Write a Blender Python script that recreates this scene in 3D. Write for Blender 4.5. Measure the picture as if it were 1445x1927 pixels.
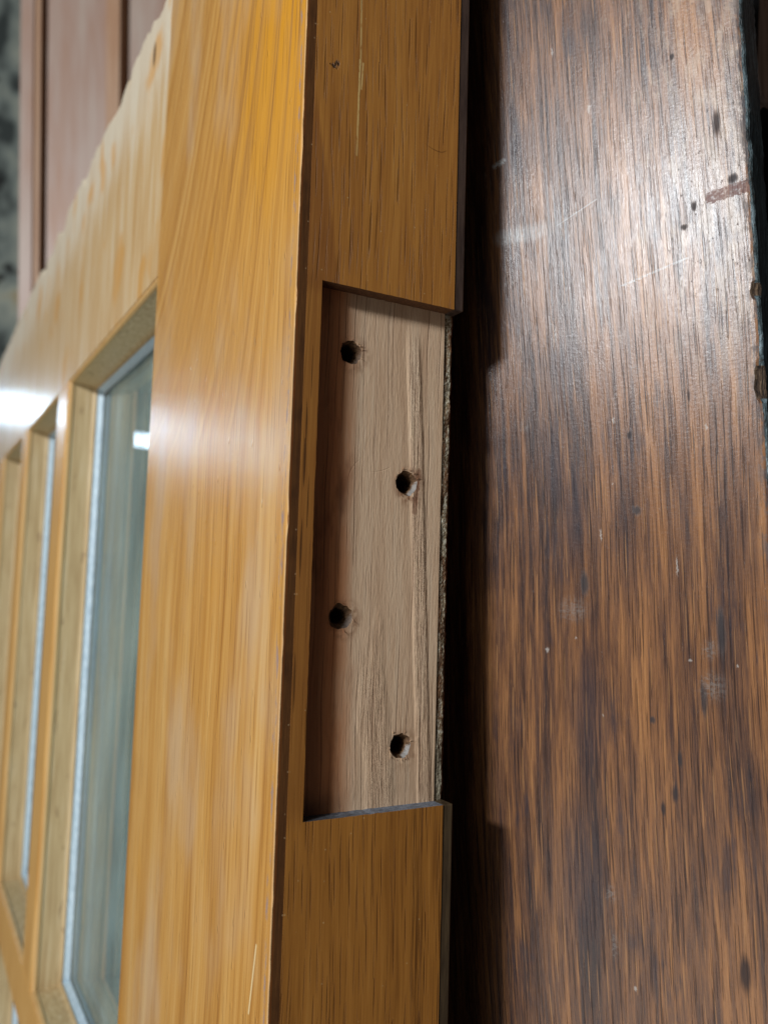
import bpy, bmesh, math, random
from mathutils import Vector, Matrix, noise as mnoise

random.seed(7)
scene = bpy.context.scene
for o in list(bpy.data.objects):
    bpy.data.objects.remove(o)
MM = 0.001

# ------------------------------------------------------------------ camera
CAM = Vector((-0.06035, -0.14337, -0.05824))
RIGHT = Vector((0.86961524, -0.4932633, 0.0288302))
UP = Vector((-0.06801789, -0.06177961, 0.99588693))
FWD = Vector((0.48953937, 0.8681616, 0.08725804))
cd = bpy.data.cameras.new("camera")
cam = bpy.data.objects.new("camera", cd)
scene.collection.objects.link(cam)
cam.matrix_world = Matrix(((RIGHT.x, UP.x, -FWD.x, CAM.x), (RIGHT.y, UP.y, -FWD.y, CAM.y),
                           (RIGHT.z, UP.z, -FWD.z, CAM.z), (0, 0, 0, 1)))
cd.sensor_fit = 'HORIZONTAL'
cd.sensor_width = 36.0
cd.lens = 1581.4 / 1445.0 * 36.0
cd.clip_start = 0.005
cd.clip_end = 50.0
cd.dof.use_dof = True
cd.dof.focus_distance = 0.169
cd.dof.aperture_fstop = 23.0
scene.camera = cam

# ------------------------------------------------------------------ world and lamps
w = bpy.data.worlds.new("World")
scene.world = w
w.use_nodes = True
bg = w.node_tree.nodes['Background']
bg.inputs[0].default_value = (0.95, 0.97, 1.0, 1)
bg.inputs[1].default_value = 0.03


def area(name, loc, target, sx, sy, power, col, roll=0.0):
    ld = bpy.data.lights.new(name, 'AREA')
    ld.shape = 'RECTANGLE'
    ld.size, ld.size_y = sx, sy
    ld.energy = power
    ld.color = col
    o = bpy.data.objects.new(name, ld)
    scene.collection.objects.link(o)
    d = (Vector(target) - Vector(loc)).normalized()
    o.location = loc
    q = d.to_track_quat('-Z', 'Y')
    o.rotation_euler = (q.to_matrix() @ Matrix.Rotation(roll, 3, 'Z')).to_euler()
    return o


MORT = Vector((0.020, 0.0035, -0.05))
KEY_DIR = Vector((-0.87, -0.335, 0.36)).normalized()
area('key_lamp', MORT + KEY_DIR * 1.5, MORT, 0.24, 0.10, 23.0, (0.94, 0.97, 1.0))
area('soft_fill_lamp', MORT + Vector((-0.80, -0.40, 0.47)).normalized() * 1.7, MORT, 0.8, 0.8, 2.4, (1.0, 0.97, 0.93))
area('floor_bounce_lamp', MORT + Vector((-0.72, -0.16, -0.68)).normalized() * 1.6, MORT, 1.2, 1.2, 9.0, (1.0, 0.95, 0.88))
area('far_tube_lamp', (-0.87, 3.0, 0.455), (-0.87, 0, 0.455), 0.60, 0.05, 0.9, (0.60, 0.80, 1.0))
area('far_window_lamp', (-0.20, 3.0, 0.52), (-0.20, 0, 0.52), 0.24, 0.075, 2.6, (0.58, 0.79, 1.0))

scene.view_settings.view_transform = 'Standard'
scene.view_settings.look = 'None'
scene.view_settings.exposure = 0.0
scene.view_settings.gamma = 1.0
scene.render.engine = 'CYCLES'
scene.cycles.max_bounces = 5
scene.cycles.diffuse_bounces = 3
scene.cycles.glossy_bounces = 3
scene.cycles.transmission_bounces = 4


# ------------------------------------------------------------------ node helper
class S:
    """a socket (or constant) with arithmetic"""
    g = None

    def __init__(self, v):
        self.v = v

    @staticmethod
    def of(x):
        return x if isinstance(x, S) else S(x)

    def m(self, op, *o):
        nd = S.g.nodes.new('ShaderNodeMath')
        nd.operation = op
        for i, a in enumerate((self,) + o):
            put(nd.inputs[i], a)
        return S(nd.outputs[0])

    def __add__(s, o): return s.m('ADD', o)
    __radd__ = __add__
    def __mul__(s, o): return s.m('MULTIPLY', o)
    __rmul__ = __mul__
    def __sub__(s, o): return s.m('SUBTRACT', o)
    def __rsub__(s, o): return S.of(o).m('SUBTRACT', s)
    def __truediv__(s, o): return s.m('DIVIDE', o)
    def abs(s): return s.m('ABSOLUTE')
    def sqrt(s): return s.m('SQRT')
    def pw(s, e): return s.m('POWER', e)
    def max(s, o): return s.m('MAXIMUM', o)
    def min(s, o): return s.m('MINIMUM', o)


def put(sock, a):
    if isinstance(a, S):
        a = a.v
    if hasattr(a, 'links') or hasattr(a, 'is_linked'):
        S.g.links.new(a, sock)
    else:
        if isinstance(a, tuple) and len(a) == 3 and sock.type == 'RGBA':
            a = a + (1,)
        sock.default_value = a


def sm(x, a, b, lo=0.0, hi=1.0):
    """smoothstep of x from a to b"""
    nd = S.g.nodes.new('ShaderNodeMapRange')
    nd.interpolation_type = 'SMOOTHSTEP'
    if a > b:
        a, b, lo, hi = b, a, hi, lo
    for i, v in enumerate((x, a, b, lo, hi)):
        put(nd.inputs[i], v)
    return S(nd.outputs[0])


def xyz(x, y, z=0.0):
    nd = S.g.nodes.new('ShaderNodeCombineXYZ')
    for i, a in enumerate((x, y, z)):
        put(nd.inputs[i], a)
    return S(nd.outputs[0])


def coords():
    tc = S.g.nodes.new('ShaderNodeTexCoord')
    sp = S.g.nodes.new('ShaderNodeSeparateXYZ')
    S.g.links.new(tc.outputs['Object'], sp.inputs[0])
    return [S(sp.outputs[i]) * 1000.0 for i in range(3)]


def noise(v, scale=1.0, detail=3.0, rough=0.55, dist=0.0):
    nd = S.g.nodes.new('ShaderNodeTexNoise')
    put(nd.inputs['Vector'], v)
    nd.inputs['Scale'].default_value = scale
    nd.inputs['Detail'].default_value = detail
    nd.inputs['Roughness'].default_value = rough
    nd.inputs['Distortion'].default_value = dist
    return S(nd.outputs[0])


def cells(v, rnd=1.0):
    """voronoi: returns dx, dy from the cell point and a random value of the cell"""
    nd = S.g.nodes.new('ShaderNodeTexVoronoi')
    nd.voronoi_dimensions = '2D'
    put(nd.inputs['Vector'], v)
    nd.inputs['Scale'].default_value = 1.0
    nd.inputs['Randomness'].default_value = rnd
    a = S.g.nodes.new('ShaderNodeSeparateXYZ')
    put(a.inputs[0], v)
    b = S.g.nodes.new('ShaderNodeSeparateXYZ')
    S.g.links.new(nd.outputs['Position'], b.inputs[0])
    c = S.g.nodes.new('ShaderNodeSeparateColor')
    S.g.links.new(nd.outputs['Color'], c.inputs[0])
    return (S(a.outputs[0]) - S(b.outputs[0]), S(a.outputs[1]) - S(b.outputs[1]), S(c.outputs[0]), S(c.outputs[1]))


def mix(f, a, b):
    nd = S.g.nodes.new('ShaderNodeMix')
    nd.data_type = 'RGBA'
    put(nd.inputs[0], f)
    put(nd.inputs[6], a)
    put(nd.inputs[7], b)
    return S(nd.outputs[2])


def mul(a, b):
    nd = S.g.nodes.new('ShaderNodeMix')
    nd.data_type = 'RGBA'
    nd.blend_type = 'MULTIPLY'
    nd.inputs[0].default_value = 1.0
    put(nd.inputs[6], a)
    put(nd.inputs[7], b)
    return S(nd.outputs[2])


def ramp(f, *stops):
    nd = S.g.nodes.new('ShaderNodeValToRGB')
    cr = nd.color_ramp
    while len(cr.elements) < len(stops):
        cr.elements.new(0.5)
    for e, (p, c) in zip(cr.elements, stops):
        e.position = p
        e.color = tuple(c) + (1,)
    put(nd.inputs[0], f)
    return S(nd.outputs[0])


def grey(f):
    return xyz(f, f, f)


def bump(h, strength=1.0, distance=1.0, normal=None):
    """h in millimetres"""
    nd = S.g.nodes.new('ShaderNodeBump')
    nd.inputs['Strength'].default_value = strength
    nd.inputs['Distance'].default_value = distance * MM
    put(nd.inputs['Height'], h)
    if normal is not None:
        put(nd.inputs['Normal'], normal)
    return S(nd.outputs[0])


def seg(x, y, p, q, r, soft):
    """1 inside a capsule from p to q of radius r"""
    dx, dy = q[0] - p[0], q[1] - p[1]
    L2 = max(dx * dx + dy * dy, 1e-9)
    nd = ((x - p[0]) * dx + (y - p[1]) * dy) / L2
    t = nd.max(0.0).min(1.0)
    ex = x - p[0] - t * dx
    ey = y - p[1] - t * dy
    return sm((ex * ex + ey * ey).sqrt(), r, r + soft, 1.0, 0.0)


def spot(x, y, c, rx, ry, soft=0.35):
    ex, ey = (x - c[0]) / rx, (y - c[1]) / ry
    return sm((ex * ex + ey * ey).sqrt(), 1 - soft, 1 + soft, 1.0, 0.0)


def c8(r, g, b):
    f = lambda u: (u / 255 / 12.92) if u / 255 <= 0.04045 else ((u / 255 + 0.055) / 1.055) ** 2.4
    return (f(r), f(g), f(b))


def material(name):
    m = bpy.data.materials.new(name)
    m.use_nodes = True
    S.g = m.node_tree
    return m, m.node_tree.nodes['Principled BSDF']


def finish(bs, color, rough, normal=None, coat=0.0, coat_rough=0.1, spec=0.5, coat_normal=None):
    put(bs.inputs['Base Color'], color)
    put(bs.inputs['Roughness'], rough)
    put(bs.inputs['Specular IOR Level'], spec)
    if normal is not None:
        put(bs.inputs['Normal'], normal)
    put(bs.inputs['Coat Weight'], coat)
    put(bs.inputs['Coat Roughness'], coat_rough)
    if coat_normal is not None:
        put(bs.inputs['Coat Normal'], coat_normal)


def dashes(x, z, px, pz, hw, hl, seed, keep=0.8):
    """short dark vertical pore strokes; px,pz cell pitch, hw,hl half width and half length in mm"""
    v = xyz(x / px + seed, z / pz + seed * 1.7)
    dx, dz, r1, r2 = cells(v, 0.9)
    taper = 1.0 - (dz * pz / hl).abs().min(1.0).pw(2.0)
    wide = (dx * px).abs() / (taper * hw * (0.45 + 0.8 * r2) + 0.004)
    body = sm(wide, 0.6, 1.3, 1.0, 0.0) * sm((dz * pz).abs(), hl * 0.85, hl, 1.0, 0.0)
    return body * sm(r1, 1 - keep, 1 - keep + 0.08)


# ------------------------------------------------------------------ materials
# varnished front face of the door: grain runs up (z), width runs along y
m_face, b = material('varnished_face_wood')
X, Y, Z = coords()
wob = noise(xyz(Y * 0.02, Z * 0.009, 0.0), 1.0, 1.0) * 14.0
yw = Y * (1.0 + (Z + 25.0).max(0.0) * 0.016) + wob
s1 = noise(xyz(yw * 0.13, Z * 0.004, 3.0), 1.0, 3.0, 0.6)
s2 = noise(xyz(yw * 0.60, Z * 0.008, 7.0), 1.0, 4.0, 0.7)
s3 = noise(xyz(Y * 3.2, Z * 0.020, 1.0), 1.0, 4.0, 0.75)
blot = noise(xyz(Y * 0.035, Z * 0.014, 11.0), 1.0, 3.0)
t = s1 * 0.55 + s2 * 0.50 + s3 * 0.28 - 0.165
col = ramp(t, (0.33, c8(158, 104, 42)), (0.45, c8(194, 140, 68)), (0.55, c8(208, 157, 84)), (0.68, c8(222, 180, 114)))
amber = sm(Z, -10.0, 62.0) * sm(Y, 75.0, 8.0) * sm(s1 + s2 * 0.6, 0.62, 0.86)
amber = (amber + sm(blot, 0.58, 0.75) * 0.35).min(1.0)
col = mix(amber * 0.85, col, c8(222, 152, 8))
col = mix(sm(blot, 0.52, 0.30) * 0.5, col, c8(204, 180, 150))
fine = noise(xyz(Y * 2.2, Z * 0.014, 5.0), 1.0, 4.0, 0.75)
col = mix(sm(fine, 0.58, 0.70) * 0.45, col, c8(142, 86, 30))
dsh = dashes(Y, Z, 2.2, 15.0, 0.20, 7.0, 3.1, 0.65)
col = mix(dsh * 0.40, col, c8(118, 70, 26))
# worn grey varnish just behind the arris
wear = sm(Y + (noise(xyz(Y * 0.2, Z * 0.06, 2.0), 1.0, 2.0) - 0.5) * 2.4, 1.1, 1.6) * sm(Y, 3.4, 2.4)
wear = wear * sm(noise(xyz(Y * 0.9, Z * 0.16, 9.0), 1.0, 4.0, 0.7), 0.50, 0.62)
col = mix(wear * 0.8, col, c8(138, 122, 126))
col = mix(sm(Y, 0.5, 0.15) * 0.6, col, c8(206, 170, 128))
scr = seg(Y, Z, (6.6, -124.6), (9.0, -137.5), 0.12, 0.25)
col = mix(scr * 0.8, col, c8(246, 226, 176))
dx_, dz_, r_, r2_ = cells(xyz(Y / 7.0, Z / 9.0), 1.0)
blob = sm((dx_ * dx_ * 49.0 + dz_ * dz_ * 16.0).sqrt(), 0.45, 0.05) * sm(r_, 0.55, 0.62)
h = s3 * 0.05 + fine * 0.025 + blob * 0.22 - dsh * 0.03 + noise(xyz(Y * 0.35, Z * 0.25, 0.0), 1.0, 3.0) * 0.05 - wear * 0.03
nb = bump(h, 0.8)
h2 = blob * 0.22 + noise(xyz(Y * 1.2, Z * 0.35, 4.0), 1.0, 3.0, 0.6) * 0.07 + s3 * 0.03 - wear * 0.05
finish(b, col, 0.42 + wear * 0.2, nb, 0.75 - wear * 0.4, 0.15 + noise(xyz(Y * 0.1, Z * 0.08, 1.0), 1.0, 2.0) * 0.12, 0.4, bump(h2, 0.7))

# top rail face: paler and more weathered, top arris chipped
m_rail, b = material('varnished_rail_wood')
X, Y, Z = coords()
s1 = noise(xyz(Y * 0.10, Z * 0.012, 3.0), 1.0, 3.0, 0.6)
s2 = noise(xyz(Y * 0.6, Z * 0.02, 7.0), 1.0, 3.0, 0.6)
t = s1 * 0.6 + s2 * 0.5 - 0.05
col = ramp(t, (0.34, c8(186, 142, 84)), (0.5, c8(208, 176, 128)), (0.66, c8(218, 200, 168)))
chip = sm(Z + (s2 - 0.5) * 50.0 + (s1 - 0.5) * 50.0, 84.0, 118.0)
col = mix(chip * 0.75, col, c8(206, 198, 180))
amb = sm(noise(xyz(Y * 0.05, Z * 0.03, 21.0), 1.0, 2.0), 0.56, 0.68)
col = mix(amb * 0.6, col, c8(206, 146, 54))
col = mix(spot(Y, Z, (129.5, 117.0), 1.6, 4.2, 0.4) * 0.9, col, c8(58, 40, 26))
h = s2 * 0.12 + chip * noise(xyz(Y * 0.6, Z * 0.4, 2.0), 1.0, 4.0) * 0.5
finish(b, col, 0.48, bump(h, 0.6), 0.6 - chip * 0.5, 0.27, 0.35)

# muntins and mouldings
m_bar, b = material('varnished_bar_wood')
X, Y, Z = coords()
s2 = noise(xyz(Y * 0.5, Z * 0.02, X * 0.5), 1.0, 3.0, 0.6)
col = ramp(s2, (0.3, c8(186, 132, 62)), (0.55, c8(214, 168, 98)), (0.75, c8(222, 188, 130)))
finish(b, col, 0.46, bump(s2 * 0.08, 0.5), 0.5, 0.27, 0.35)

m_mould, b = material('dusty_moulding_wood')
X, Y, Z = coords()
s2 = noise(xyz(Y * 0.3, Z * 0.03, X * 0.8), 1.0, 3.0, 0.6)
st = noise(xyz(Y * 0.12, Z * 0.07, X * 0.3 + 4.0), 1.0, 4.0, 0.65)
col = ramp(s2, (0.3, c8(164, 136, 94)), (0.55, c8(190, 166, 124)), (0.75, c8(202, 184, 150)))
col = mix(sm(st, 0.60, 0.74) * 0.7, col, c8(104, 72, 38))
col = mix(sm(X, 3.0, 1.0) * 0.6, col, c8(206, 158, 88))
finish(b, col, 0.6, bump(s2 * 0.1, 0.5), 0.15, 0.3, 0.4)

m_bead, b = material('grey_brown_back_bead')
X, Y, Z = coords()
s2 = noise(xyz(Y * 0.3, Z * 0.02, X * 0.8), 1.0, 3.0, 0.6)
finish(b, ramp(s2, (0.3, c8(96, 88, 78)), (0.7, c8(136, 128, 116))), 0.6)

m_putty, b = material('pale_glazing_putty')
X, Y, Z = coords()
n1 = noise(xyz(Y * 0.8, Z * 0.3, X), 1.0, 3.0)
finish(b, ramp(n1, (0.3, c8(156, 178, 192)), (0.7, c8(196, 214, 224))), 0.5, bump(n1 * 0.2, 0.5))

m_glass = bpy.data.materials.new('window_glass')
m_glass.use_nodes = True
S.g = m_glass.node_tree
S.g.nodes.remove(S.g.nodes['Principled BSDF'])
X, Y, Z = coords()
ge = S.g.nodes.new('ShaderNodeNewGeometry')
vd = S.g.nodes.new('ShaderNodeVectorMath')
vd.operation = 'DOT_PRODUCT'
S.g.links.new(ge.outputs['Incoming'], vd.inputs[0])
S.g.links.new(ge.outputs['Normal'], vd.inputs[1])
schlick = 0.04 + 0.85 * (1.0 - S(vd.outputs['Value']).abs()).max(0.0).pw(5.0)
tr = S.g.nodes.new('ShaderNodeBsdfTransparent')
tr.inputs[0].default_value = (0.97, 0.99, 0.985, 1)
gl = S.g.nodes.new('ShaderNodeBsdfGlossy')
gl.inputs['Roughness'].default_value = 0.015
mx = S.g.nodes.new('ShaderNodeMixShader')
put(mx.inputs[0], schlick)
S.g.links.new(tr.outputs[0], mx.inputs[1])
S.g.links.new(gl.outputs[0], mx.inputs[2])
df = S.g.nodes.new('ShaderNodeBsdfDiffuse')
put(df.inputs[0], ramp(noise(xyz(Y * 0.02, Z * 0.009, 3.0), 1.0, 2.0), (0.35, c8(150, 192, 204)), (0.65, c8(206, 226, 216))))
mx2 = S.g.nodes.new('ShaderNodeMixShader')
dust = sm(noise(xyz(Y * 0.05, Z * 0.02, 0.0), 1.0, 4.0, 0.6), 0.35, 0.75) * 0.14 + 0.09
put(mx2.inputs[0], dust)
S.g.links.new(mx.outputs[0], mx2.inputs[1])
S.g.links.new(df.outputs[0], mx2.inputs[2])
S.g.links.new(mx2.outputs[0], S.g.nodes['Material Output'].inputs[0])


# oak hinge edge: short dark pores, x across, z along the grain
def oak_edge(name, warm=0.0):
    m, b = material(name)
    X, Y, Z = coords()
    wob = (noise(xyz(X * 0.05, Z * 0.012, 0.0), 1.0, 1.0) - 0.5) * 4.0
    xw = X + wob
    s1 = noise(xyz(xw * 0.22, Z * 0.012, 2.0), 1.0, 3.0, 0.6)
    s2 = noise(xyz(xw * 1.6, Z * 0.05, 6.0), 1.0, 3.0, 0.6)
    s3 = noise(xyz(X * 3.2, Z * 0.05, 6.0), 1.0, 3.0, 0.7)
    t = s1 * 0.50 + s2 * 0.36 + s3 * 0.42 - 0.14
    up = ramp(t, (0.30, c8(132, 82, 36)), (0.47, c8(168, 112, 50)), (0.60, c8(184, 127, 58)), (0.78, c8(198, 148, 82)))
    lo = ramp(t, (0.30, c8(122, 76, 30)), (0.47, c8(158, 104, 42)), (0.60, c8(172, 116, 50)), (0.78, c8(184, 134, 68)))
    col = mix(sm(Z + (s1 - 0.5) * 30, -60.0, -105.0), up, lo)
    # cathedral figure running into the upper left of the mortise
    fig = sm(X + (s2 - 0.5) * 1.5 - (38.0 - Z) * 0.17, 3.2, 2.2) * sm(Z, 44.0, 30.0) * sm(Z, -4.0, 0.0)
    col = mix(fig * 0.55, col, c8(128, 78, 38))
    # strip left between mortise and face: streaky, some dark slits
    strip = sm(X, 5.6, 5.2) * sm(Z, 4.0, -2.0) * sm(Z, -104.0, -98.0)
    slit = dashes(X, Z, 1.3, 13.0, 0.22, 6.0, 4.4, 0.55)
    col = mix(strip * 0.40, col, c8(120, 74, 34))
    col = mix(strip * slit * 0.8, col, c8(60, 34, 14))
    band = sm((X - 30.5 + (Z + 120) * 0.02 + wob * 0.3).abs(), 1.8, 0.9) * sm(Z, -92.0, -104.0)
    bl = noise(xyz(X * 5.0, Z * 0.05, 2.0), 1.0, 2.0)
    col = mix(band * sm(bl, 0.46, 0.56) * 0.75, col, c8(76, 42, 14))
    p = (dashes(xw, Z, 2.5, 10.5, 0.125, 4.9, 0.3, 0.85) + dashes(xw, Z, 3.4, 15.0, 0.14, 7.0, 5.3, 0.8)
         + dashes(xw, Z, 1.8, 9.0, 0.09, 4.0, 9.3, 0.6) * 0.6).min(1.0)
    p = p * (1.0 - strip * 0.7)
    col = mix(p * 0.58, col, c8(84, 48, 16))
    sc = seg(X, Z, (11.7, 66.0), (12.15, 46.0), 0.10, 0.18) * 0.55
    sc = sc.max(seg(X, Z, (12.0, 47.0), (11.9, 27.0), 0.10, 0.20) * sm(Z, 24.0, 40.0, 0.35, 0.8))
    sc = sc.max(seg(X, Z, (12.7, 46.5), (12.5, 41.0), 0.08, 0.16) * 0.7)
    sc = sc * sm(noise(xyz(X * 3.0, Z * 0.6, 1.0), 1.0, 3.0), 0.30, 0.5)
    col = mix(sc, col, c8(222, 194, 128))
    mk = seg(X + (s2 - 0.5) * 2.0, Z + (s3 - 0.5) * 2.0, (6.3, 43.7), (7.2, 44.7), 0.12, 0.4) + seg(X, Z, (5.5, 43.9), (7.0, 43.4), 0.08, 0.15) * 0.6
    col = mix(mk.min(1.0) * 0.9, col, c8(36, 20, 8))
    hr = sm((Z - 33.3 - (X - 31.2) * (X - 31.2) * 0.13 * sm(X, 30.0, 33.0, 0.55, 1.5)).abs(), 0.16, 0.04) * sm(X, 27.0, 30.0) * sm(X, 33.6, 32.6)
    col = mix(hr * 0.6, col, c8(70, 40, 8))
    # dust specks
    dx, dz, r1, r2 = cells(xyz(X / 2.6, Z / 2.6), 1.0)
    sp = sm((dx * dx + dz * dz).sqrt() * 2.6, 0.18, 0.05) * sm(r1, 0.86, 0.92)
    col = mix(sp * sm(r2, 0.2, 1.0) * 0.6, col, c8(226, 200, 150))
    h = s3 * 0.03 - p * 0.05 + s2 * 0.03 - mk * 0.2
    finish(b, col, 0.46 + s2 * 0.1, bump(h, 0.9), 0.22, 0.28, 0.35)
    return m


m_oak = oak_edge('oak_edge_wood')

m_band, b = material('dark_stained_edge_band')
X, Y, Z = coords()
s2 = noise(xyz(X * 1.4, Z * 0.05, 6.0), 1.0, 3.0, 0.6)
s3 = noise(xyz(X * 6.0, Z * 0.25, 2.0), 1.0, 3.0, 0.6)
blk = noise(xyz(X * 0.1, Z * 0.09, 1.0), 1.0, 3.0, 0.6)
col = ramp(s2 * 0.6 + s3 * 0.4, (0.3, c8(66, 40, 20)), (0.55, c8(98, 62, 30)), (0.8, c8(120, 80, 42)))
col = mix(sm(blk, 0.5, 0.7) * 0.5, col, c8(60, 36, 20))
col = mix(sm(X, 0.75, 0.35) * 0.6, col, c8(150, 80, 28))
dx, dz, r1, r2 = cells(xyz(X / 2.2, Z / 2.6), 1.0)
sp = sm((dx * dx + dz * dz).sqrt() * 2.6, 0.2, 0.08) * sm(r1, 0.82, 0.88)
col = mix(sp * 0.6, col, c8(200, 170, 130))
finish(b, col, 0.5, bump(s3 * 0.06 + s2 * 0.05, 0.8), 0.1, 0.3, 0.35)

# raw wood on the floor of the hinge mortise
m_raw, b = material('raw_mortise_wood')
X, Y, Z = coords()
wob = (noise(xyz(X * 0.05, Z * 0.02, 5.0), 1.0, 2.0) - 0.5) * 3.0
xw = X + wob
s1 = noise(xyz(xw * 0.25, Z * 0.015, 2.0), 1.0, 3.0, 0.6)
s2 = noise(xyz(xw * 1.8, Z * 0.06, 6.0), 1.0, 3.0, 0.6)
s3 = noise(xyz(X * 3.5, Z * 0.16, 6.0), 1.0, 3.0, 0.7)
t = s1 * 0.5 + s2 * 0.35 + s3 * 0.25 - 0.05
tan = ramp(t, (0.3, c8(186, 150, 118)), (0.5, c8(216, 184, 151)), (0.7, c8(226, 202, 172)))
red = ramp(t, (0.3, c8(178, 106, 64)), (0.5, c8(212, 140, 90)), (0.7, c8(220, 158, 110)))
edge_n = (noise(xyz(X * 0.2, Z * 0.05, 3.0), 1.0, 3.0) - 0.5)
wash = sm(X + edge_n * 5.0 + (Z + 30.0) * 0.015, 11.0, 17.0)  # redder wood at the left, widened to paint in the left side's shadow
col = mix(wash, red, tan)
# brown stains drawn down the lower half
st = sm(noise(xyz(X * 0.10, Z * 0.035, 8.0), 1.0, 4.0, 0.6), 0.52, 0.66) * sm(X, 20.0, 12.0)
col = mix(st * 0.55, col, c8(112, 60, 34))
# fine dark grain lines
ln = dashes(xw, Z, 2.4, 40.0, 0.13, 19.5, 2.2, 0.9)
ln = (ln + dashes(xw, Z, 1.7, 11.0, 0.09, 5.0, 7.2, 0.7) * 0.6).min(1.0)
col = mix(ln * 0.45, col, c8(96, 56, 32))
# torn ridges
c1 = (X - 28.7 + (Z + 11.5) * 0.055 + wob * 0.2).abs()
torn = sm(c1, 2.0, 0.9) * sm(Z, -3.0, -14.0)
c2 = (X - 20.5 + (Z + 76.0) * 0.12 + (edge_n * 6.0)).abs()
torn = torn.max(sm(c2, 4.2, 1.2) * sm(Z + edge_n * 30.0, -66.0, -86.0) * 0.8)
rid = noise(xyz(X * 2.2 + wob, Z * 0.10, 1.0), 1.0, 4.0, 0.7, 0.15)
rid2 = noise(xyz(X * 2.4, Z * 0.34, 3.0), 1.0, 3.0, 0.6, 0.3)
col = mix(torn * sm(rid, 0.48, 0.38) * 0.45, col, c8(118, 78, 44))
col = mix(torn * sm(rid, 0.55, 0.65) * 0.5, col, c8(206, 184, 146))
# floor darker towards the lower left, rust brown smears round the screw holes
for (hx, hz, k) in ((13.8, -12.0, .5), (27.5, -37.2, 1.0), (13.4, -64.4, .7), (27.7, -90.0, .5)):
    halo = spot(X, Z, (hx + 0.9, hz - 0.6), 3.5, 3.7, 0.35)
    halo = halo * sm(noise(xyz(X * 0.7, Z * 0.5, hx), 1.0, 3.0), 0.38, 0.58)
    col = mix(halo * 0.75 * k, col, c8(120, 68, 30))
ti = seg(X, Z, (30.5, -34.5), (29.6, -43.0), 0.3, 0.6)
col = mix(ti * 0.55, col, c8(120, 66, 26))
cut = sm(Z, -96.5, -101.0) * sm(X, 19.0, 7.0)
col = mix(cut * 0.7, col, c8(52, 34, 22))
# faint curved sanding arcs
ar = ((X - 20.5) * (X - 20.5) + (Z + 38.5) * (Z + 38.5)).sqrt()
arc = sm((ar - 6.4).abs(), 0.14, 0.03) * sm(X, 17.5, 15.5) * sm(Z, -41.0, -39.0) * 0.6
ar2 = ((X - 19.0) * (X - 19.0) + (Z + 27.0) * (Z + 27.0)).sqrt()
arc = arc.max(sm((ar2 - 8.6).abs(), 0.14, 0.03) * sm(Z, -33.5, -35.0) * sm(X, 17.0, 19.0) * 0.6)
h = s3 * 0.04 - ln * 0.06 + rid2 * 0.085 * sm(X, 12.0, 16.0) + torn * rid * 0.7 - arc * 0.05
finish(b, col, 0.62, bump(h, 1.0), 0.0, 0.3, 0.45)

m_wall, b = material('cut_mortise_side')
X, Y, Z = coords()
n1 = noise(xyz(X * 0.9, Y * 1.6, Z * 0.9), 1.0, 4.0, 0.7)
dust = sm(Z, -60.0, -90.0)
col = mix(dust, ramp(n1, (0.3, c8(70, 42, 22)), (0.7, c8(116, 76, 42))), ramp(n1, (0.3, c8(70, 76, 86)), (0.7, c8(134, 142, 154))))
col = mix(dust * sm(X + (n1 - 0.5) * 8.0, 20.0, 8.0) * 0.8, col, c8(30, 26, 24))  # dirt plus painted shade at the left end of the bottom side
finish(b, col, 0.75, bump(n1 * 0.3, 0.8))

# crumbly glue-grey edge of the back veneer in the mortise
m_crumb, b = material('crumbly_veneer_edge')
X, Y, Z = coords()
n1 = noise(xyz(X * 2.4, Y * 2.4, Z * 1.2), 1.0, 4.0, 0.75)
n2 = noise(xyz(X * 0.5, Y * 0.5, Z * 0.12), 1.0, 3.0, 0.6)
col = ramp(n1, (0.34, c8(62, 44, 28)), (0.46, c8(134, 116, 88)), (0.58, c8(190, 184, 164)), (0.7, c8(226, 222, 208)))
col = mix(sm(n2, 0.46, 0.58) * 0.8, col, c8(104, 66, 38))
col = mix(sm(n2, 0.44, 0.34) * 0.6, col, c8(150, 146, 130))
col = mix(sm(Z, -88.0, -93.0) * 0.8, col, c8(140, 132, 112))
col = mix(sm(X, 38.0, 38.3) * 0.8, col, c8(104, 54, 26))
finish(b, col, 0.85, bump(n1 * 0.35, 0.7), 0, 0.3, 0.25)

m_back, b = material('dark_back_veneer')
X, Y, Z = coords()
n1 = noise(xyz(X * 0.8, Y * 0.8, Z * 0.10), 1.0, 4.0, 0.6)
up = ramp(n1, (0.3, c8(50, 38, 34)), (0.7, c8(84, 66, 56)))
lo = ramp(n1, (0.3, c8(52, 40, 26)), (0.7, c8(84, 68, 46)))
col = mix(sm(Z, -40.0, -60.0), up, lo)
finish(b, col, 0.5, bump(n1 * 0.2, 0.7), 0.15, 0.25)

m_hole, b = material('screw_hole_wood')
X, Y, Z = coords()
n1 = noise(xyz(X * 1.3, Y * 1.3, Z * 1.3), 1.0, 3.0, 0.7)
col = ramp(n1, (0.3, c8(60, 38, 20)), (0.7, c8(122, 88, 54)))
res = sm(X * 0.8 - Z * 0.6 + (n1 - 0.5) * 2.2, 1.5, 2.0) * sm(Y, 1.3, 0.6)
oi = S.g.nodes.new('ShaderNodeObjectInfo')
res = res * S(oi.outputs['Alpha'])
col = mix(res * 0.6, col, c8(170, 172, 170))
finish(b, col, 0.7, bump(n1 * 0.4, 0.8))

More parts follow.
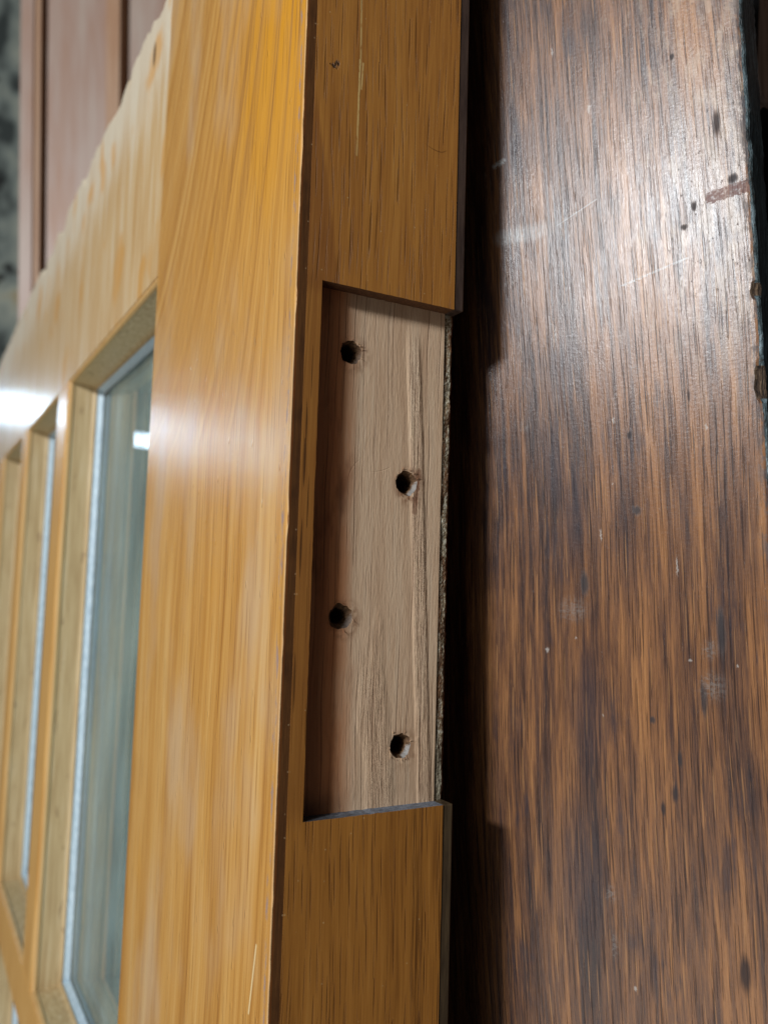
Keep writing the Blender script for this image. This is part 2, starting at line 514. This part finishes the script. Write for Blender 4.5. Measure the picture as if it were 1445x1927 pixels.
# dark stained board on the right: object x across, z along the grain
m_board, b = material('dark_stained_board_wood')
X, Y, Z = coords()
wob = (noise(xyz(X * 0.015, Z * 0.006, 0.0), 1.0, 1.0) - 0.5) * 8.0
xw = X + wob + Z * 0.012
xs = xw + (noise(xyz(X * 0.10, Z * 0.022, 5.0), 1.0, 1.0) - 0.5) * 1.0
s1 = noise(xyz(xw * 0.13, Z * 0.009, 2.0), 1.0, 3.0, 0.6)
s2 = noise(xyz(xs * 0.55, Z * 0.022, 6.0), 1.0, 4.0, 0.7)
s3 = noise(xyz(xs * 1.7, Z * 0.058, 9.0), 1.0, 4.0, 0.75)
s4 = noise(xyz(xs * 3.8, Z * 0.12, 4.0), 1.0, 4.0, 0.75)
t = s1 * 0.70 + s2 * 0.70 + s3 * 0.45 - 0.425
t = t + sm(X, 10.0, 50.0) * 0.04
col = ramp(t, (0.34, c8(52, 41, 41)), (0.44, c8(80, 56, 45)), (0.53, c8(108, 74, 51)), (0.62, c8(134, 92, 58)), (0.74, c8(158, 111, 69)))
fz = noise(xyz(X * 0.12, Z * 0.03, 31.0), 1.0, 3.0, 0.6)
col = mix(sm(s4, 0.52, 0.64) * sm(fz, 0.36, 0.62, 0.1, 0.55), col, c8(42, 30, 28))
col = mix(sm(s4, 0.45, 0.34) * 0.3, col, c8(168, 120, 74))
dk = (dashes(xs, Z, 1.5, 15.0, 0.13, 7.2, 1.3, 0.75) + dashes(xs, Z, 1.0, 8.0, 0.10, 3.8, 4.3, 0.6) * 0.8).min(1.0) * sm(fz, 0.30, 0.55, 0.35, 1.0)
col = mix(dk * 0.75, col, c8(38, 27, 25))
lt = dashes(xs, Z, 1.9, 12.0, 0.15, 5.6, 8.3, 0.5)
col = mix(lt * 0.45, col, c8(170, 124, 78))
blu = sm(noise(xyz(X * 0.09, Z * 0.045, 13.0), 1.0, 4.0, 0.65), 0.54, 0.66) * sm(s2, 0.58, 0.42)
for (px, pz, rx, rz) in ((15, 26, 2.4, 9), (18, 46, 2.4, 8), (11, 98, 4.5, 6), (19, 15, 2.2, 9), (20, -28, 3.5, 12), (17, -62, 5, 14)):
    blu = blu.max(spot(X + (s3 - 0.5) * 3, Z + (s2 - .5) * 14, (px, pz), rx, rz, 0.6) * 0.9)
col = mix(blu * 0.5, col, c8(50, 45, 53))
# pale worn ground with dark pits, upper right
pale = sm(noise(xyz(X * 0.4, Z * 0.12, 17.0), 1.0, 4.0, 0.7) + sm(X, 20.0, 56.0) * 0.18, 0.62, 0.78) * sm(Z, 20.0, 70.0)
col = mix(pale * 0.4, col, c8(170, 150, 128))
pit = sm(noise(xyz(X * 1.0, Z * 0.55, 51.0), 1.0, 4.0, 0.75), 0.60, 0.68) * sm(X, 32.0, 50.0) * sm(Z, 25.0, 60.0) * 0.75
for (px, pz, rx, rz) in ((31.7, 30.5, .55, .8), (43.9, 37.2, .35, 1.3), (33.6, -27.9, .45, .7), (38.6, -35.4, .42, 1.4), (37.3, -42.0, .6, 1.6),
                         (34.8, -45.5, .42, 1.3), (47.6, -9.9, .75, 4.2), (43.7, -23.2, .6, 3.2), (48.5, -74.3, 1.0, 3.2), (44.1, 108.7, .4, .7),
                         (44.8, 72.0, .6, .6), (46.9, 76.0, .5, .9), (54.4, 79.7, .8, .9), (32.5, 14.8, .8, .9), (20.8, -0.1, .8, 2.4), (52, 92, 0.6, 2.4)):
    pit = pit.max(spot(X + (s4 - 0.5) * 1.6, Z + (s3 - 0.5) * 2.0, (px, pz), rx, rz, 0.5))
col = mix(pit * 0.85, col, c8(30, 24, 28))
# scar, scratches, scuffs, flecks
brk = noise(xyz(X * 1.2, Z * 1.6, 4.0), 1.0, 3.0, 0.7)
scar = seg(X, Z + (brk - 0.5) * 2.2, (50.4, 76.9), (58.6, 77.8), 1.1, 0.3)
scar = scar * sm(brk + s4 * 0.4, 0.55, 0.75, 0.25, 1.0)
col = mix(scar * 0.6, col, c8(118, 78, 72))
scf = seg(X, Z, (5.2, 79.0), (18.0, 78.6), 0.6, 2.2) * sm(s2 * 0.5 + s4 * 0.7 + brk * 0.3, 0.58, 0.95) * sm(X, 20.0, 11.0, 0.3, 1.0)
scf = scf.max(seg(X, Z, (3.9, 96.4), (6.0, 97.0), 0.3, 0.6) * sm(brk, 0.40, 0.52))
scf = scf.max(seg(X, Z + (brk - 0.5) * 0.8, (31.3, 62.4), (45.3, 65.6), 0.05, 0.35) * sm(brk + s4 * 0.6, 0.6, 0.95) * 0.8)
scf = scf.max(seg(X, Z, (18.0, 78.8), (27.0, 82.5), 0.05, 0.2) * 0.5)
col = mix(scf * 0.72, col, c8(176, 180, 180))
gry = scf * 0.0
for (px, pz, rx, rz) in ((34.0, 44.3, .9, 1.2), (45.7, -20.6, 2.0, 2.2), (18.2, -5.7, 2.6, 2.0), (23.8, -63.7, 1.0, 1.4), (24.0, -74.0, .6, 2.2), (45.5, -13.5, 1.2, 1.6), (9.0, 35.2, 1.0, 1.0)):
    gry = gry.max(spot(X + (brk - .5) * 3, Z + (s4 - .5) * 5, (px, pz), rx, rz, 0.8))
gry = gry * sm(brk + s3 * 0.5, 0.6, 0.95)
col = mix(gry * 0.5, col, c8(130, 130, 128))
flk = gry * 0.0
for (px, pz, rx, rz) in ((27.7, 20.6, .22, .35), (23.5, -27.6, .3, .4), (41.5, -15.6, .55, .35), (50.3, -16.5, .3, .35), (11.9, -14.3, .5, .7), (18.3, -11.6, .3, .35),
                         (18.6, 118.9, .3, 1.2), (26.3, 103.1, .5, 1.3), (7.1, 68.2, .2, .5), (27.6, -81.6, .35, .6), (16.6, 54.5, .2, 2.4), (24.8, 10.0, .25, 1.6),
                         (39.9, 3.0, .3, 2.2), (46.9, 30.5, .35, .8), (28.5, 34.0, .4, .8)):
    flk = flk.max(spot(X + (brk - .5) * 1.2, Z + (s4 - .5) * 1.5, (px, pz), rx * .62, rz * .75, 0.5))
col = mix(flk * 0.5, col, c8(190, 186, 180))
ew = sm(X + (s3 - 0.5) * 3.0, 54.8, 57.6) * sm(noise(xyz(X * 0.5, Z * 0.22, 41.0), 1.0, 4.0, 0.7), 0.46, 0.58)
col = mix(ew * 0.8, col, c8(52, 50, 54))
h = s3 * 0.045 + s4 * 0.03 - dk * 0.04 + brk * 0.03
finish(b, col, 0.15 + s3 * 0.12 + fz * 0.14 + pit * 0.3 + ew * 0.2 + scar * 0.22, bump(h, 0.8), 0.0, 0.30, 0.40)

m_paint, b = material('worn_green_painted_edge')
X, Y, Z = coords()
n1 = noise(xyz(X * 0.5, Y * 0.5, Z * 0.12), 1.0, 4.0, 0.7)
n2 = noise(xyz(X * 1.5, Y * 1.5, Z * 0.9), 1.0, 3.0, 0.7)
col = ramp(n1, (0.38, c8(34, 38, 38)), (0.52, c8(84, 100, 104)), (0.66, c8(150, 170, 178)))
col = mix(sm(n2, 0.56, 0.66) * 0.7, col, c8(62, 44, 30))
finish(b, col, 0.5, bump(n2 * 0.5, 0.9))

m_torn, b = material('torn_bare_board_wood')
X, Y, Z = coords()
n1 = noise(xyz(X * 2.6, Y * 2.6, Z * 0.10), 1.0, 3.0, 0.65)
finish(b, ramp(n1, (0.35, c8(30, 20, 14)), (0.5, c8(74, 56, 40)), (0.68, c8(128, 106, 82))), 0.8, bump(n1 * 0.7, 1.0))

m_bgdoor, b = material('rosy_brown_panel_wood')
X, Y, Z = coords()
n1 = noise(xyz(X * 0.035, Z * 0.004, 1.0), 1.0, 3.0, 0.6)
n2 = noise(xyz(X * 0.2, Z * 0.01, 3.0), 1.0, 3.0, 0.6)
finish(b, ramp(n1 * 0.7 + n2 * 0.3, (0.3, c8(172, 122, 86)), (0.5, c8(182, 152, 136)), (0.7, c8(194, 176, 162))), 0.45, bump(n2 * 0.3, 0.4), 0.3, 0.25)
m_bggroove, b = material('dark_brown_groove_wood')
finish(b, c8(60, 38, 20), 0.6)
m_bgedge, b = material('tan_moulding_wood')
X, Y, Z = coords()
n2 = noise(xyz(X * 0.2, Z * 0.008, 3.0), 1.0, 3.0, 0.6)
finish(b, ramp(n2, (0.3, c8(180, 132, 96)), (0.7, c8(204, 170, 140))), 0.5)
m_clutter, b = material('mottled_grey_green_plaster')
X, Y, Z = coords()
n1 = noise(xyz(X * 0.012, Y * 0.012, Z * 0.009), 1.0, 2.0, 0.6)
n2 = noise(xyz(X * 0.014, Y * 0.014, Z * 0.018 + 9.0), 1.0, 2.0, 0.6)
col = ramp(n1, (0.36, c8(70, 78, 76)), (0.46, c8(140, 150, 144)), (0.6, c8(184, 190, 176)), (0.72, c8(190, 172, 130)))
col = mix(sm(n2, 0.6, 0.66) * 0.8, col, c8(34, 34, 32))
finish(b, col, 0.8)
m_teal, b = material('pale_teal_painted_board')
X, Y, Z = coords()
n1 = noise(xyz(Y * 0.02, Z * 0.008, X), 1.0, 3.0, 0.6)
finish(b, ramp(n1, (0.3, c8(164, 204, 212)), (0.7, c8(208, 230, 222))), 0.6)
m_black, b = material('gap_shade_black')  # near-black colour stands in for the shade in the right-hand gap
X, Y, Z = coords()
n1 = noise(xyz(X * 0.05, Y * 0.05, Z * 0.02), 1.0, 3.0)
finish(b, ramp(n1, (0.3, c8(14, 13, 14)), (0.7, c8(30, 28, 28))), 0.9, None, 0, 0.3, 0.1)
m_plank, b = material('pinkish_raw_plank_wood')
X, Y, Z = coords()
n1 = noise(xyz(X * 0.6, Y * 0.6, Z * 0.03), 1.0, 3.0, 0.6)
finish(b, ramp(n1, (0.3, c8(126, 92, 74)), (0.7, c8(188, 154, 134))), 0.6, bump(n1 * 0.3, 0.6))


# ------------------------------------------------------------------ mesh helpers
def link(o, parent=None):
    scene.collection.objects.link(o)
    if parent is not None:
        o.parent = parent
        pm = Matrix.Identity(4)
        q = parent
        while q is not None:
            pm = Matrix.Translation(q.location) @ pm if q.parent is None else pm
            q = q.parent
        o.matrix_parent_inverse = (pm).inverted() if parent.parent is None else Matrix.Identity(4)
    return o


def from_bm(name, bm, mat, parent=None, smooth=False, recalc=True):
    if recalc:
        bmesh.ops.recalc_face_normals(bm, faces=bm.faces[:])
    me = bpy.data.meshes.new(name)
    bm.to_mesh(me)
    bm.free()
    for m in (mat if isinstance(mat, (list, tuple)) else [mat]):
        me.materials.append(m)
    if smooth:
        for p in me.polygons:
            p.use_smooth = True
    return link(bpy.data.objects.new(name, me), parent)


def add_box(bm, a, b, bev=0.0):
    r = bmesh.ops.create_cube(bm, size=1.0)
    for v in r['verts']:
        v.co = Vector(((a[i] + b[i]) / 2 + v.co[i] * (b[i] - a[i]) for i in range(3)))
    if bev > 0:
        es = list({e for v in r['verts'] for e in v.link_edges})
        bmesh.ops.bevel(bm, geom=es, offset=bev, segments=2, profile=0.5, affect='EDGES')


def box(name, a, b, mat, parent=None, bev=0.0):
    bm = bmesh.new()
    add_box(bm, a, b, bev)
    return from_bm(name, bm, mat, parent)


def thing(name, label, cat, loc, group=None):
    o = bpy.data.objects.new(name, None)
    scene.collection.objects.link(o)
    o.location = loc
    o.empty_display_size = 0.05
    o['label'] = label
    o['category'] = cat
    o['kind'] = 'thing'
    if group:
        o['group'] = group
    return o


def sweep(name, rows, mat, parent=None, smooth=True, mats=None):
    """rows: list of equal-length point lists -> quad sheet; mats(j) picks the material of column j"""
    n = len(rows[0])
    verts = [tuple(p) for r in rows for p in r]
    faces, mi = [], []
    for i in range(len(rows) - 1):
        for j in range(n - 1):
            faces.append((i * n + j, i * n + j + 1, (i + 1) * n + j + 1, (i + 1) * n + j))
            mi.append(mats(j, i) if mats else 0)
    me = bpy.data.meshes.new(name)
    me.from_pydata(verts, [], faces)
    for m in (mat if isinstance(mat, (list, tuple)) else [mat]):
        me.materials.append(m)
    for p, k in zip(me.polygons, mi):
        p.use_smooth = smooth
        p.material_index = k
    return link(bpy.data.objects.new(name, me), parent)


def nz(*a):
    return mnoise.noise(Vector(a))


# ------------------------------------------------------------------ the glazed door
T = 0.0385                       # thickness
ZT, ZB = 0.1326, -0.80           # top and bottom
MD, MX, MH = 0.0035, 0.00543, 0.1016   # mortise depth, left edge, height
SW = 0.1078                      # stile width
XB = 0.0360                      # start of the back veneer
BAND = 0.0023
door = thing('glazed_door', 'honey varnished glazed door standing edge-on with an empty hinge mortise', 'door', (T / 2, 0.35, ZB))

# hinge stile: C-shaped edge slab round the mortise, body behind it
out = [(BAND, ZT), (XB, ZT)]
n = 26
for i in range(n + 1):
    x = XB + (MX - XB) * i / n
    out.append((x, 0.0 + (nz(x * 900, 1.0, 0) * 0.00010 if 0 < i < n else 0)))
for i in range(1, 60):
    z = -MH * i / 60
    out.append((MX + nz(3.0, z * 600, 0) * 0.00010 - 0.0004 * 0, z))
for i in range(n + 1):
    x = MX + (XB - MX) * i / n
    out.append((x, -MH + (nz(x * 900, 5.0, 0) * 0.00010 if 0 < i < n else 0)))
out += [(XB, ZB), (BAND, ZB)]
bm = bmesh.new()
fv = [bm.verts.new((x, 0.0, z)) for x, z in out]
f = bm.faces.new(fv)
r = bmesh.ops.extrude_face_region(bm, geom=[f])
for v in [g for g in r['geom'] if isinstance(g, bmesh.types.BMVert)]:
    v.co.y += MD + 0.004
bm.normal_update()
front = [e for e in bm.edges if all(abs(v.co.y) < 1e-7 for v in e.verts)
         and all(MX - 0.001 < v.co.x < XB - 0.0002 and -MH - 0.001 < v.co.z < 0.001 for v in e.verts)]
bmesh.ops.bevel(bm, geom=front, offset=0.00012, segments=2, profile=0.5, affect='EDGES', clamp_overlap=True)
bmesh.ops.recalc_face_normals(bm, faces=bm.faces[:])
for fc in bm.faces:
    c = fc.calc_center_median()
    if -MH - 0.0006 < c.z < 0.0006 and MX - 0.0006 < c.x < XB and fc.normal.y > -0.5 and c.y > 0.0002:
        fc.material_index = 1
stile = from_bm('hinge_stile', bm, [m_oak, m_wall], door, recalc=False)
bm = bmesh.new()
add_box(bm, (BAND, MD + 0.014, ZB), (XB, SW - 0.0002, ZT - 0.0004))
from_bm('stile_core', bm, m_oak, stile)


def sub(o, parent):
    """re-parent a part built in world coordinates under another part"""
    o.parent = parent
    o.matrix_parent_inverse = Matrix.Identity(4)
    return o


HOLES = [(0.0138, -0.0120), (0.0275, -0.0372), (0.0134, -0.0644), (0.0277, -0.0900)]
NS = 40
rims = []
for k, (hx, hz) in enumerate(HOLES):
    rim = []
    for i in range(NS):
        a = 2 * math.pi * i / NS
        rr = (0.00235, 0.00255, 0.00250, 0.00240)[k] + nz(math.cos(a) * 2 + k * 7, math.sin(a) * 2, 3) * 0.00042 + nz(math.cos(a) * 6 + k * 7, math.sin(a) * 6, 9) * 0.00022
        rim.append((math.cos(a) * rr, math.sin(a) * rr))
    rims.append(rim)
bm = bmesh.new()
XC = 0.0358
x0, x1, z0, z1 = MX - 0.0003, XC + 0.0002, -MH - 0.0003, 0.0003
cor = [bm.verts.new((x, MD, z)) for x, z in ((x0, z0), (x1, z0), (x1, z1), (x0, z1))]
ed = [bm.edges.new((cor[i], cor[(i + 1) % 4])) for i in range(4)]
for (hx, hz), rim in zip(HOLES, rims):
    vs = [bm.verts.new((hx + x, MD, hz + z)) for x, z in rim]
    ed += [bm.edges.new((vs[i], vs[(i + 1) % NS])) for i in range(NS)]
bmesh.ops.triangle_fill(bm, use_beauty=True, use_dissolve=False, edges=ed, normal=(0, -1, 0))
bm.normal_update()
for fc in bm.faces:
    if fc.normal.y > 0:
        fc.normal_flip()
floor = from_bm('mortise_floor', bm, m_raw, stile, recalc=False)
floor['label'] = 'bare wood floor of the empty hinge recess'

for k, ((hx, hz), rim) in enumerate(zip(HOLES, rims)):
    rows = []
    prof = [(1.0, 0.0), (0.93, 0.00025), (0.80, 0.0009), (0.74, 0.0014), (0.77, 0.0018), (0.69, 0.0023), (0.73, 0.0028),
            (0.66, 0.0034), (0.70, 0.0039), (0.64, 0.0046), (0.66, 0.0055), (0.60, 0.008), (0.0, 0.009)]
    if k == 2:
        prof = [(1.0, 0.0), (0.95, 0.0003), (0.84, 0.0007), (0.66, 0.0011), (0.62, 0.0016)] + [(a * 0.88, b2) for a, b2 in prof[4:]]
    for fr_, dy in prof:
        rows.append([(rim[i % NS][0] * fr_ + (-0.00012 * (1 - fr_)), dy, rim[i % NS][1] * fr_) for i in range(NS + 1)])
    o = sweep('screw_hole', rows, m_hole, None)
    o.location = (hx, MD, hz)
    o.color = (1, 1, 1, (0.15, 0.9, 0.35, 1.0)[k])
    o.parent = stile
    o['label'] = ['screw hole nearest the top of the recess', 'second screw hole down, rust stained rim', 'third screw hole down with a worn ring', 'lowest screw hole with pale residue'][k]
    # lifted fibres round the rim
    bm = bmesh.new()
    rnd = random.Random(40 + k)
    for j in range(13):
        a = rnd.uniform(0, 2 * math.pi)
        i = int(a / (2 * math.pi) * NS) % NS
        cx_, cz_ = hx + rim[i][0], hz + rim[i][1]
        ln_, wd = rnd.uniform(0.0003, 0.0011), rnd.uniform(0.00008, 0.0002)
        dx_ = math.cos(a) * rnd.uniform(-0.3, 0.7)
        sgn = 1 if math.sin(a) > 0 else -1
        v1 = bm.verts.new((cx_ - wd, MD + 0.0001, cz_))
        v2 = bm.verts.new((cx_ + wd, MD + 0.0001, cz_))
        v3 = bm.verts.new((cx_ + dx_ * ln_, MD - rnd.uniform(0.0002, 0.0006), cz_ + sgn * ln_))
        v4 = bm.verts.new((cx_, MD + 0.0003, cz_ + sgn * ln_ * 0.2))
        for tri in ((v1, v2, v3), (v1, v4, v3), (v2, v4, v3), (v1, v2, v4)):
            bm.faces.new(tri)
    from_bm('wood_fibres', bm, m_raw, stile)

# dark stained edge band and front veneer with a ragged arris
box('edge_band', (0.00025, 0.00006, ZB), (BAND, 0.004, ZT - 0.0003), m_band, door)
zs = [ZB, -0.5, -0.3, -0.2]
z = -0.16
while z < 0.09:
    zs.append(z)
    z += 0.0004
zs += [0.10, 0.115, ZT]
rows = []
for z in zs:
    j = nz(z * 300, 0.3, 1) * 0.00016 + nz(z * 1100, 2.3, 1) * 0.00010
    k = max(0.0, nz(z * 160, 9.3, 1) - 0.15) * 0.0009
    rows.append([(0.0022, 0.0030, z), (0.00030 + k * 0.3, 0.00002 + abs(j) * 0.5, z), (0.00008 + abs(j) * 0.6 + k * 0.5, -0.00004 + abs(j) * 0.6, z), (0.0 + abs(j) * 0.15, 0.00018 + abs(j) + k, z),
                 (0.0, 0.0009 + k, z), (0.0, 0.004, z), (0.0, 0.03, z), (0.0, SW - 0.00015, z), (0.0022, SW - 0.00015, z)])
sweep('face_veneer', rows, m_face, door, smooth=False)

# back veneer: dark strip along the far corner of the edge, crumbled away in the mortise
for a, b_, in (((XB, 0.00015, 0.0), (T, SW, ZT)), ((XB, 0.00015, ZB), (T, SW, -MH))):
    bm = bmesh.new()
    add_box(bm, a, b_, 0.0003)
    from_bm('back_veneer', bm, m_back, door)
rows = []
z = -MH
while z <= 0.00001:
    row = []
    for j in range(13):
        x = XC + (T - XC) * j / 12
        rough = 0.00016 * nz(x * 2600, z * 1800, 3) + 0.00030 * nz(x * 700, z * 260, 7)
        row.append((x + (0.00030 * nz(z * 300, 1, 2) + 0.00018 * nz(z * 1100, 1, 2)) * j / 12, MD + 0.0003 + rough + max(0, j - 9) * 0.00018, z))
    row.append((T - 0.0001, MD + 0.006, z))
    row.append((T - 0.0001, 0.03, z))
    rows.append(row)
    z += 0.0004
cr = sweep('crumbled_veneer_edge', rows, m_crumb, door, smooth=False)
cr['label'] = 'crumbly grey and brown veneer edge beside the recess'
box('back_face', (XB + 0.0004, 0.02, -MH - 0.001), (T - 0.0003, SW, 0.001), m_back, door)

# top rail with chipped top arris
ya, yb = SW + 0.0001, 0.70
rows = []
y = ya
while y < yb:
    ch = max(0.0, nz(y * 38, 3.3, 0) - 0.05) * 0.016 + max(0.0, nz(y * 140, 8.3, 0) - 0.22) * 0.016 + abs(nz(y * 420, 4, 4)) * 0.0012 + 0.0006
    ch2 = max(0.0, nz(y * 120, 5.3, 2)) * 0.0025
    rows.append([(0.030, y, 0.034), (0.0002, y, 0.034), (0.0002, y, 0.06), (0.0002, y, 0.10), (0.0002, y, ZT - ch - 0.004), (0.0003 + ch2 * 0.2, y, ZT - ch),
                 (0.0016 + ch2, y, ZT - ch * 0.35), (0.006, y, ZT), (T, y, ZT), (T, y, 0.034), (0.030, y, 0.034)])
    y += 0.0016
sweep('top_rail', rows, m_rail, door, smooth=False)

# panes, bars
COLS = [(SW, 0.270), (0.299, 0.424), (0.450, 0.575)]
ROWS = [(-0.243, 0.034), (-0.554, -0.269)]
for (z0, z1) in ROWS:
    for a, b_ in ((COLS[0][1], COLS[1][0]), (COLS[1][1], COLS[2][0])):
        bm = bmesh.new()
        add_box(bm, (0.0, a, z0), (T, b_, z1), 0.0006)
        from_bm('muntin', bm, m_bar, door)
bm = bmesh.new()
add_box(bm, (0.0001, SW + 0.0001, -0.269), (T - 0.0001, 0.575, -0.243), 0.0006)
from_bm('muntin', bm, m_bar, door)
box('bottom_rail', (0.0001, SW + 0.0001, ZB), (T - 0.0001, 0.575, -0.554), m_bar, door, 0.0006)
box('lock_stile', (0.0001, 0.5752, ZB), (T - 0.0001, 0.70, 0.0338), m_bar, door, 0.0006)


def frame_sheet(name, y0, y1, z0, z1, prof, mat):
    """mitred frame: prof = (depth x, inset)"""
    rows = []
    for (x, i) in prof:
        rows.append([(x, y0 + i, z0 + i), (x, y1 - i, z0 + i), (x, y1 - i, z1 - i), (x, y0 + i, z1 - i), (x, y0 + i, z0 + i)])
    return sweep(name, rows, mat, door, smooth=False)


for (z0, z1) in ROWS:
    for (y0, y1) in COLS:
        e = 0.0004
        frame_sheet('moulding', y0, y1, z0, z1, [(0.0006, -e), (0.0006, 0.0008), (0.0012, 0.0014), (0.0022, 0.0016), (0.0030, 0.0010), (0.0110, 0.0020), (0.0120, 0.0026), (0.0125, 0.0036), (0.0125, -e)], m_mould)
        frame_sheet('glazing_putty', y0, y1, z0, z1, [(0.0126, -e), (0.0126, 0.0028), (0.0150, 0.0044), (0.0156, 0.0052), (0.0156, -e)], m_putty)
        frame_sheet('back_bead', y0, y1, z0, z1, [(0.0190, -e), (0.0190, 0.0050), (0.0240, 0.0046), (0.0360, 0.0020), (0.0374, 0.0006), (0.0374, -e)], m_bead)
        box('glass_pane', (0.0160, y0 - e, z0 - e), (0.0186, y1 + e, z1 + e), m_glass, door)

# ------------------------------------------------------------------ dark board at the right
U = Vector((0.4889491, -0.87139642, 0.03996315)).normalized()
V = Vector((-0.05447595, 0.01522063, 0.99839907)).normalized()
Nn = Vector((-0.87060964, -0.49034336, -0.04002803)).normalized()
P0 = Vector((0.05490606, 0.00957168, -0.05727853))
bmat = Matrix(((U.x, -Nn.x, V.x, P0.x), (U.y, -Nn.y, V.y, P0.y), (U.z, -Nn.z, V.z, P0.z), (0, 0, 0, 1)))
board = thing('dark_board', 'dark brown stained wooden board with scratches and a worn right edge', 'board', (0, 0, 0))
board.matrix_world = bmat


def bpart(o):
    o.parent = board
    o.matrix_parent_inverse = Matrix.Identity(4)
    return o


UE = 0.0581
TH = 0.022
CH = [(0.0565, 0.0020, 0.0007, 0.0010), (0.0385, 0.0044, 0.0009, 0.0009)]
vs_ = [-0.30, -0.2]
v = -0.13
while v < 0.16:
    vs_.append(v)
    v += 0.0005
vs_ += [0.2, 0.32]
rows, chipm = [], []
for v in vs_:
    cut, dep = 0.0, 0.0
    for (c, hl, du, dd) in CH:
        q = abs(v - c) / hl
        if q < 1:
            s = max(0.0, (1 - q ** 3) * (0.85 + 0.15 * (c - v) / hl + 0.35 * nz(v * 420, c * 100, 0)))
            cut = max(cut, du * s)
            dep = max(dep, dd * s)
    jag = 0.00028 * nz(v * 220, 1, 0) + 0.00016 * nz(v * 900, 4, 0)
    e = UE + jag
    chipm.append(cut > 0.0004)
    us = [-0.022, -0.010, 0.01, 0.03, 0.045, 0.052, 0.055]
    row = [(-0.022, TH, v)] + [(u, 0.0, v) for u in us]
    row += [(e - 0.0012 - cut, 0.0 + 0.0, v), (e - 0.0007 - cut * 0.9, 0.00008 + dep * 0.75, v), (e - 0.0003 - cut * 0.35, 0.0003 + dep, v), (e, 0.0008 + dep * 1.15, v),
            (e + 0.0001 + 0.0002 * nz(v * 300, 8, 0), 0.0035 + dep * 0.4, v), (e, 0.009, v), (e, TH, v), (-0.022, TH, v)]
    rows.append(row)
bd = sweep('board_body', [[r_[14], r_[0]] + r_[1:10] for r_ in rows], [m_board, m_torn], None, smooth=False,
           mats=lambda j, i: 1 if (j == 9 and chipm[i]) else 0)
bpart(bd)
pe = sweep('painted_edge', [r_[9:15] for r_ in rows], [m_paint, m_torn, m_board], None, smooth=False,
           mats=lambda j, i: 1 if (j < 2 and chipm[i]) else 0)
pe['label'] = 'worn green painted side of the board'
bpart(pe)

# ------------------------------------------------------------------ splintered plank end at the upper right
pu, pn = Vector((0.87, -0.493, 0.03)).normalized(), Vector((0.49, 0.868, 0.087)).normalized()
C0 = CAM + 0.25 * (FWD + RIGHT * ((1426 - 722.5) / 1581.4)) + Vector((0, 0, 0))
base = C0 + UP * (0.25 * (963.5 - 190) / 1581.4)
prof = [(0.0, 0.012), (0.0012, 0.002), (0.0030, 0.0), (0.0042, 0.006), (0.010, 0.003), (0.02, 0.012), (0.04, 0.009)]
rows = []
for (du, dz) in prof:
    q = base + pu * du + Vector((0.0, 0, 1)) * dz
    top = base + pu * du + Vector((0.008, 0, 0.14))
    rows.append([q + pn * 0.012, q, q * 0.7 + top * 0.3, top, top + pn * 0.012])
o = sweep('splintered_plank', rows, m_plank, None, smooth=False)
o['label'] = 'pinkish brown plank end at the upper right corner beyond the dark board'
o['category'] = 'plank'
o['kind'] = 'thing'

# ------------------------------------------------------------------ panelled door far behind the top rail
bgd = thing('panelled_door', 'rosy brown panelled door blurred in the background at upper left', 'door', (0, 0, 0))
og = CAM + FWD * 1.0
bgm = Matrix(((RIGHT.x, FWD.x, UP.x, og.x), (RIGHT.y, FWD.y, UP.y, og.y), (RIGHT.z, FWD.z, UP.z, og.z), (0, 0, 0, 1)))
bgd.matrix_world = bgm @ Matrix.Rotation(math.radians(0.5), 4, 'Y')


def pxu(x): return (x - 722.5) / 1581.4


def bgbox(name, xa, xb, da, db, mat, za=-0.10, zb=0.80):
    o = box(name, (pxu(xa), da, za), (pxu(xb), db, zb), mat, None, 0.001)
    o.parent = bgd
    o.matrix_parent_inverse = Matrix.Identity(4)
    return o


bgbox('stile', 30, 56, 0.000, 0.04, m_bgdoor)
bgbox('moulding', 56.5, 67, 0.003, 0.04, m_bgedge)
bgbox('groove', 67.2, 76, 0.016, 0.04, m_bggroove)
bgbox('panel', 76.2, 190, 0.008, 0.04, m_bgdoor)
bgbox('moulding', 190.2, 216, 0.004, 0.04, m_bgedge)
bgbox('groove', 216.2, 232, 0.034, 0.04, m_bggroove)
bgbox('panel', 232.2, 480, 0.006, 0.04, m_bgdoor)

# ------------------------------------------------------------------ setting
def quad(name, pts, mat):
    me = bpy.data.meshes.new(name)
    me.from_pydata([tuple(p) for p in pts], [], [(0, 1, 2, 3)])
    me.materials.append(mat)
    o = bpy.data.objects.new(name, me)
    scene.collection.objects.link(o)
    o['kind'] = 'structure'
    return o


def wpt(x, y, t):
    return CAM + t * (FWD + RIGHT * ((x - 722.5) / 1581.4) + UP * ((963.5 - y) / 1581.4))


quad('back_wall', [wpt(-60, 1500, 1.7), wpt(600, 1500, 1.7), wpt(600, -700, 1.7), wpt(-60, -700, 1.7)], m_clutter)
quad('gap_shade_sheet', [wpt(1150, 2300, 0.42), wpt(2100, 2300, 0.36), wpt(2100, -500, 0.36), wpt(1150, -500, 0.42)], m_black)  # added sheet that paints the shaded gap beyond the board

tb = box('painted_panel', (0.0392, 0.112, -0.80), (0.050, 0.68, 0.09), m_teal, None, 0.001)
tb['label'] = 'pale teal painted panel seen through the glass of the varnished door'
tb['category'] = 'panel'
tb['kind'] = 'thing'
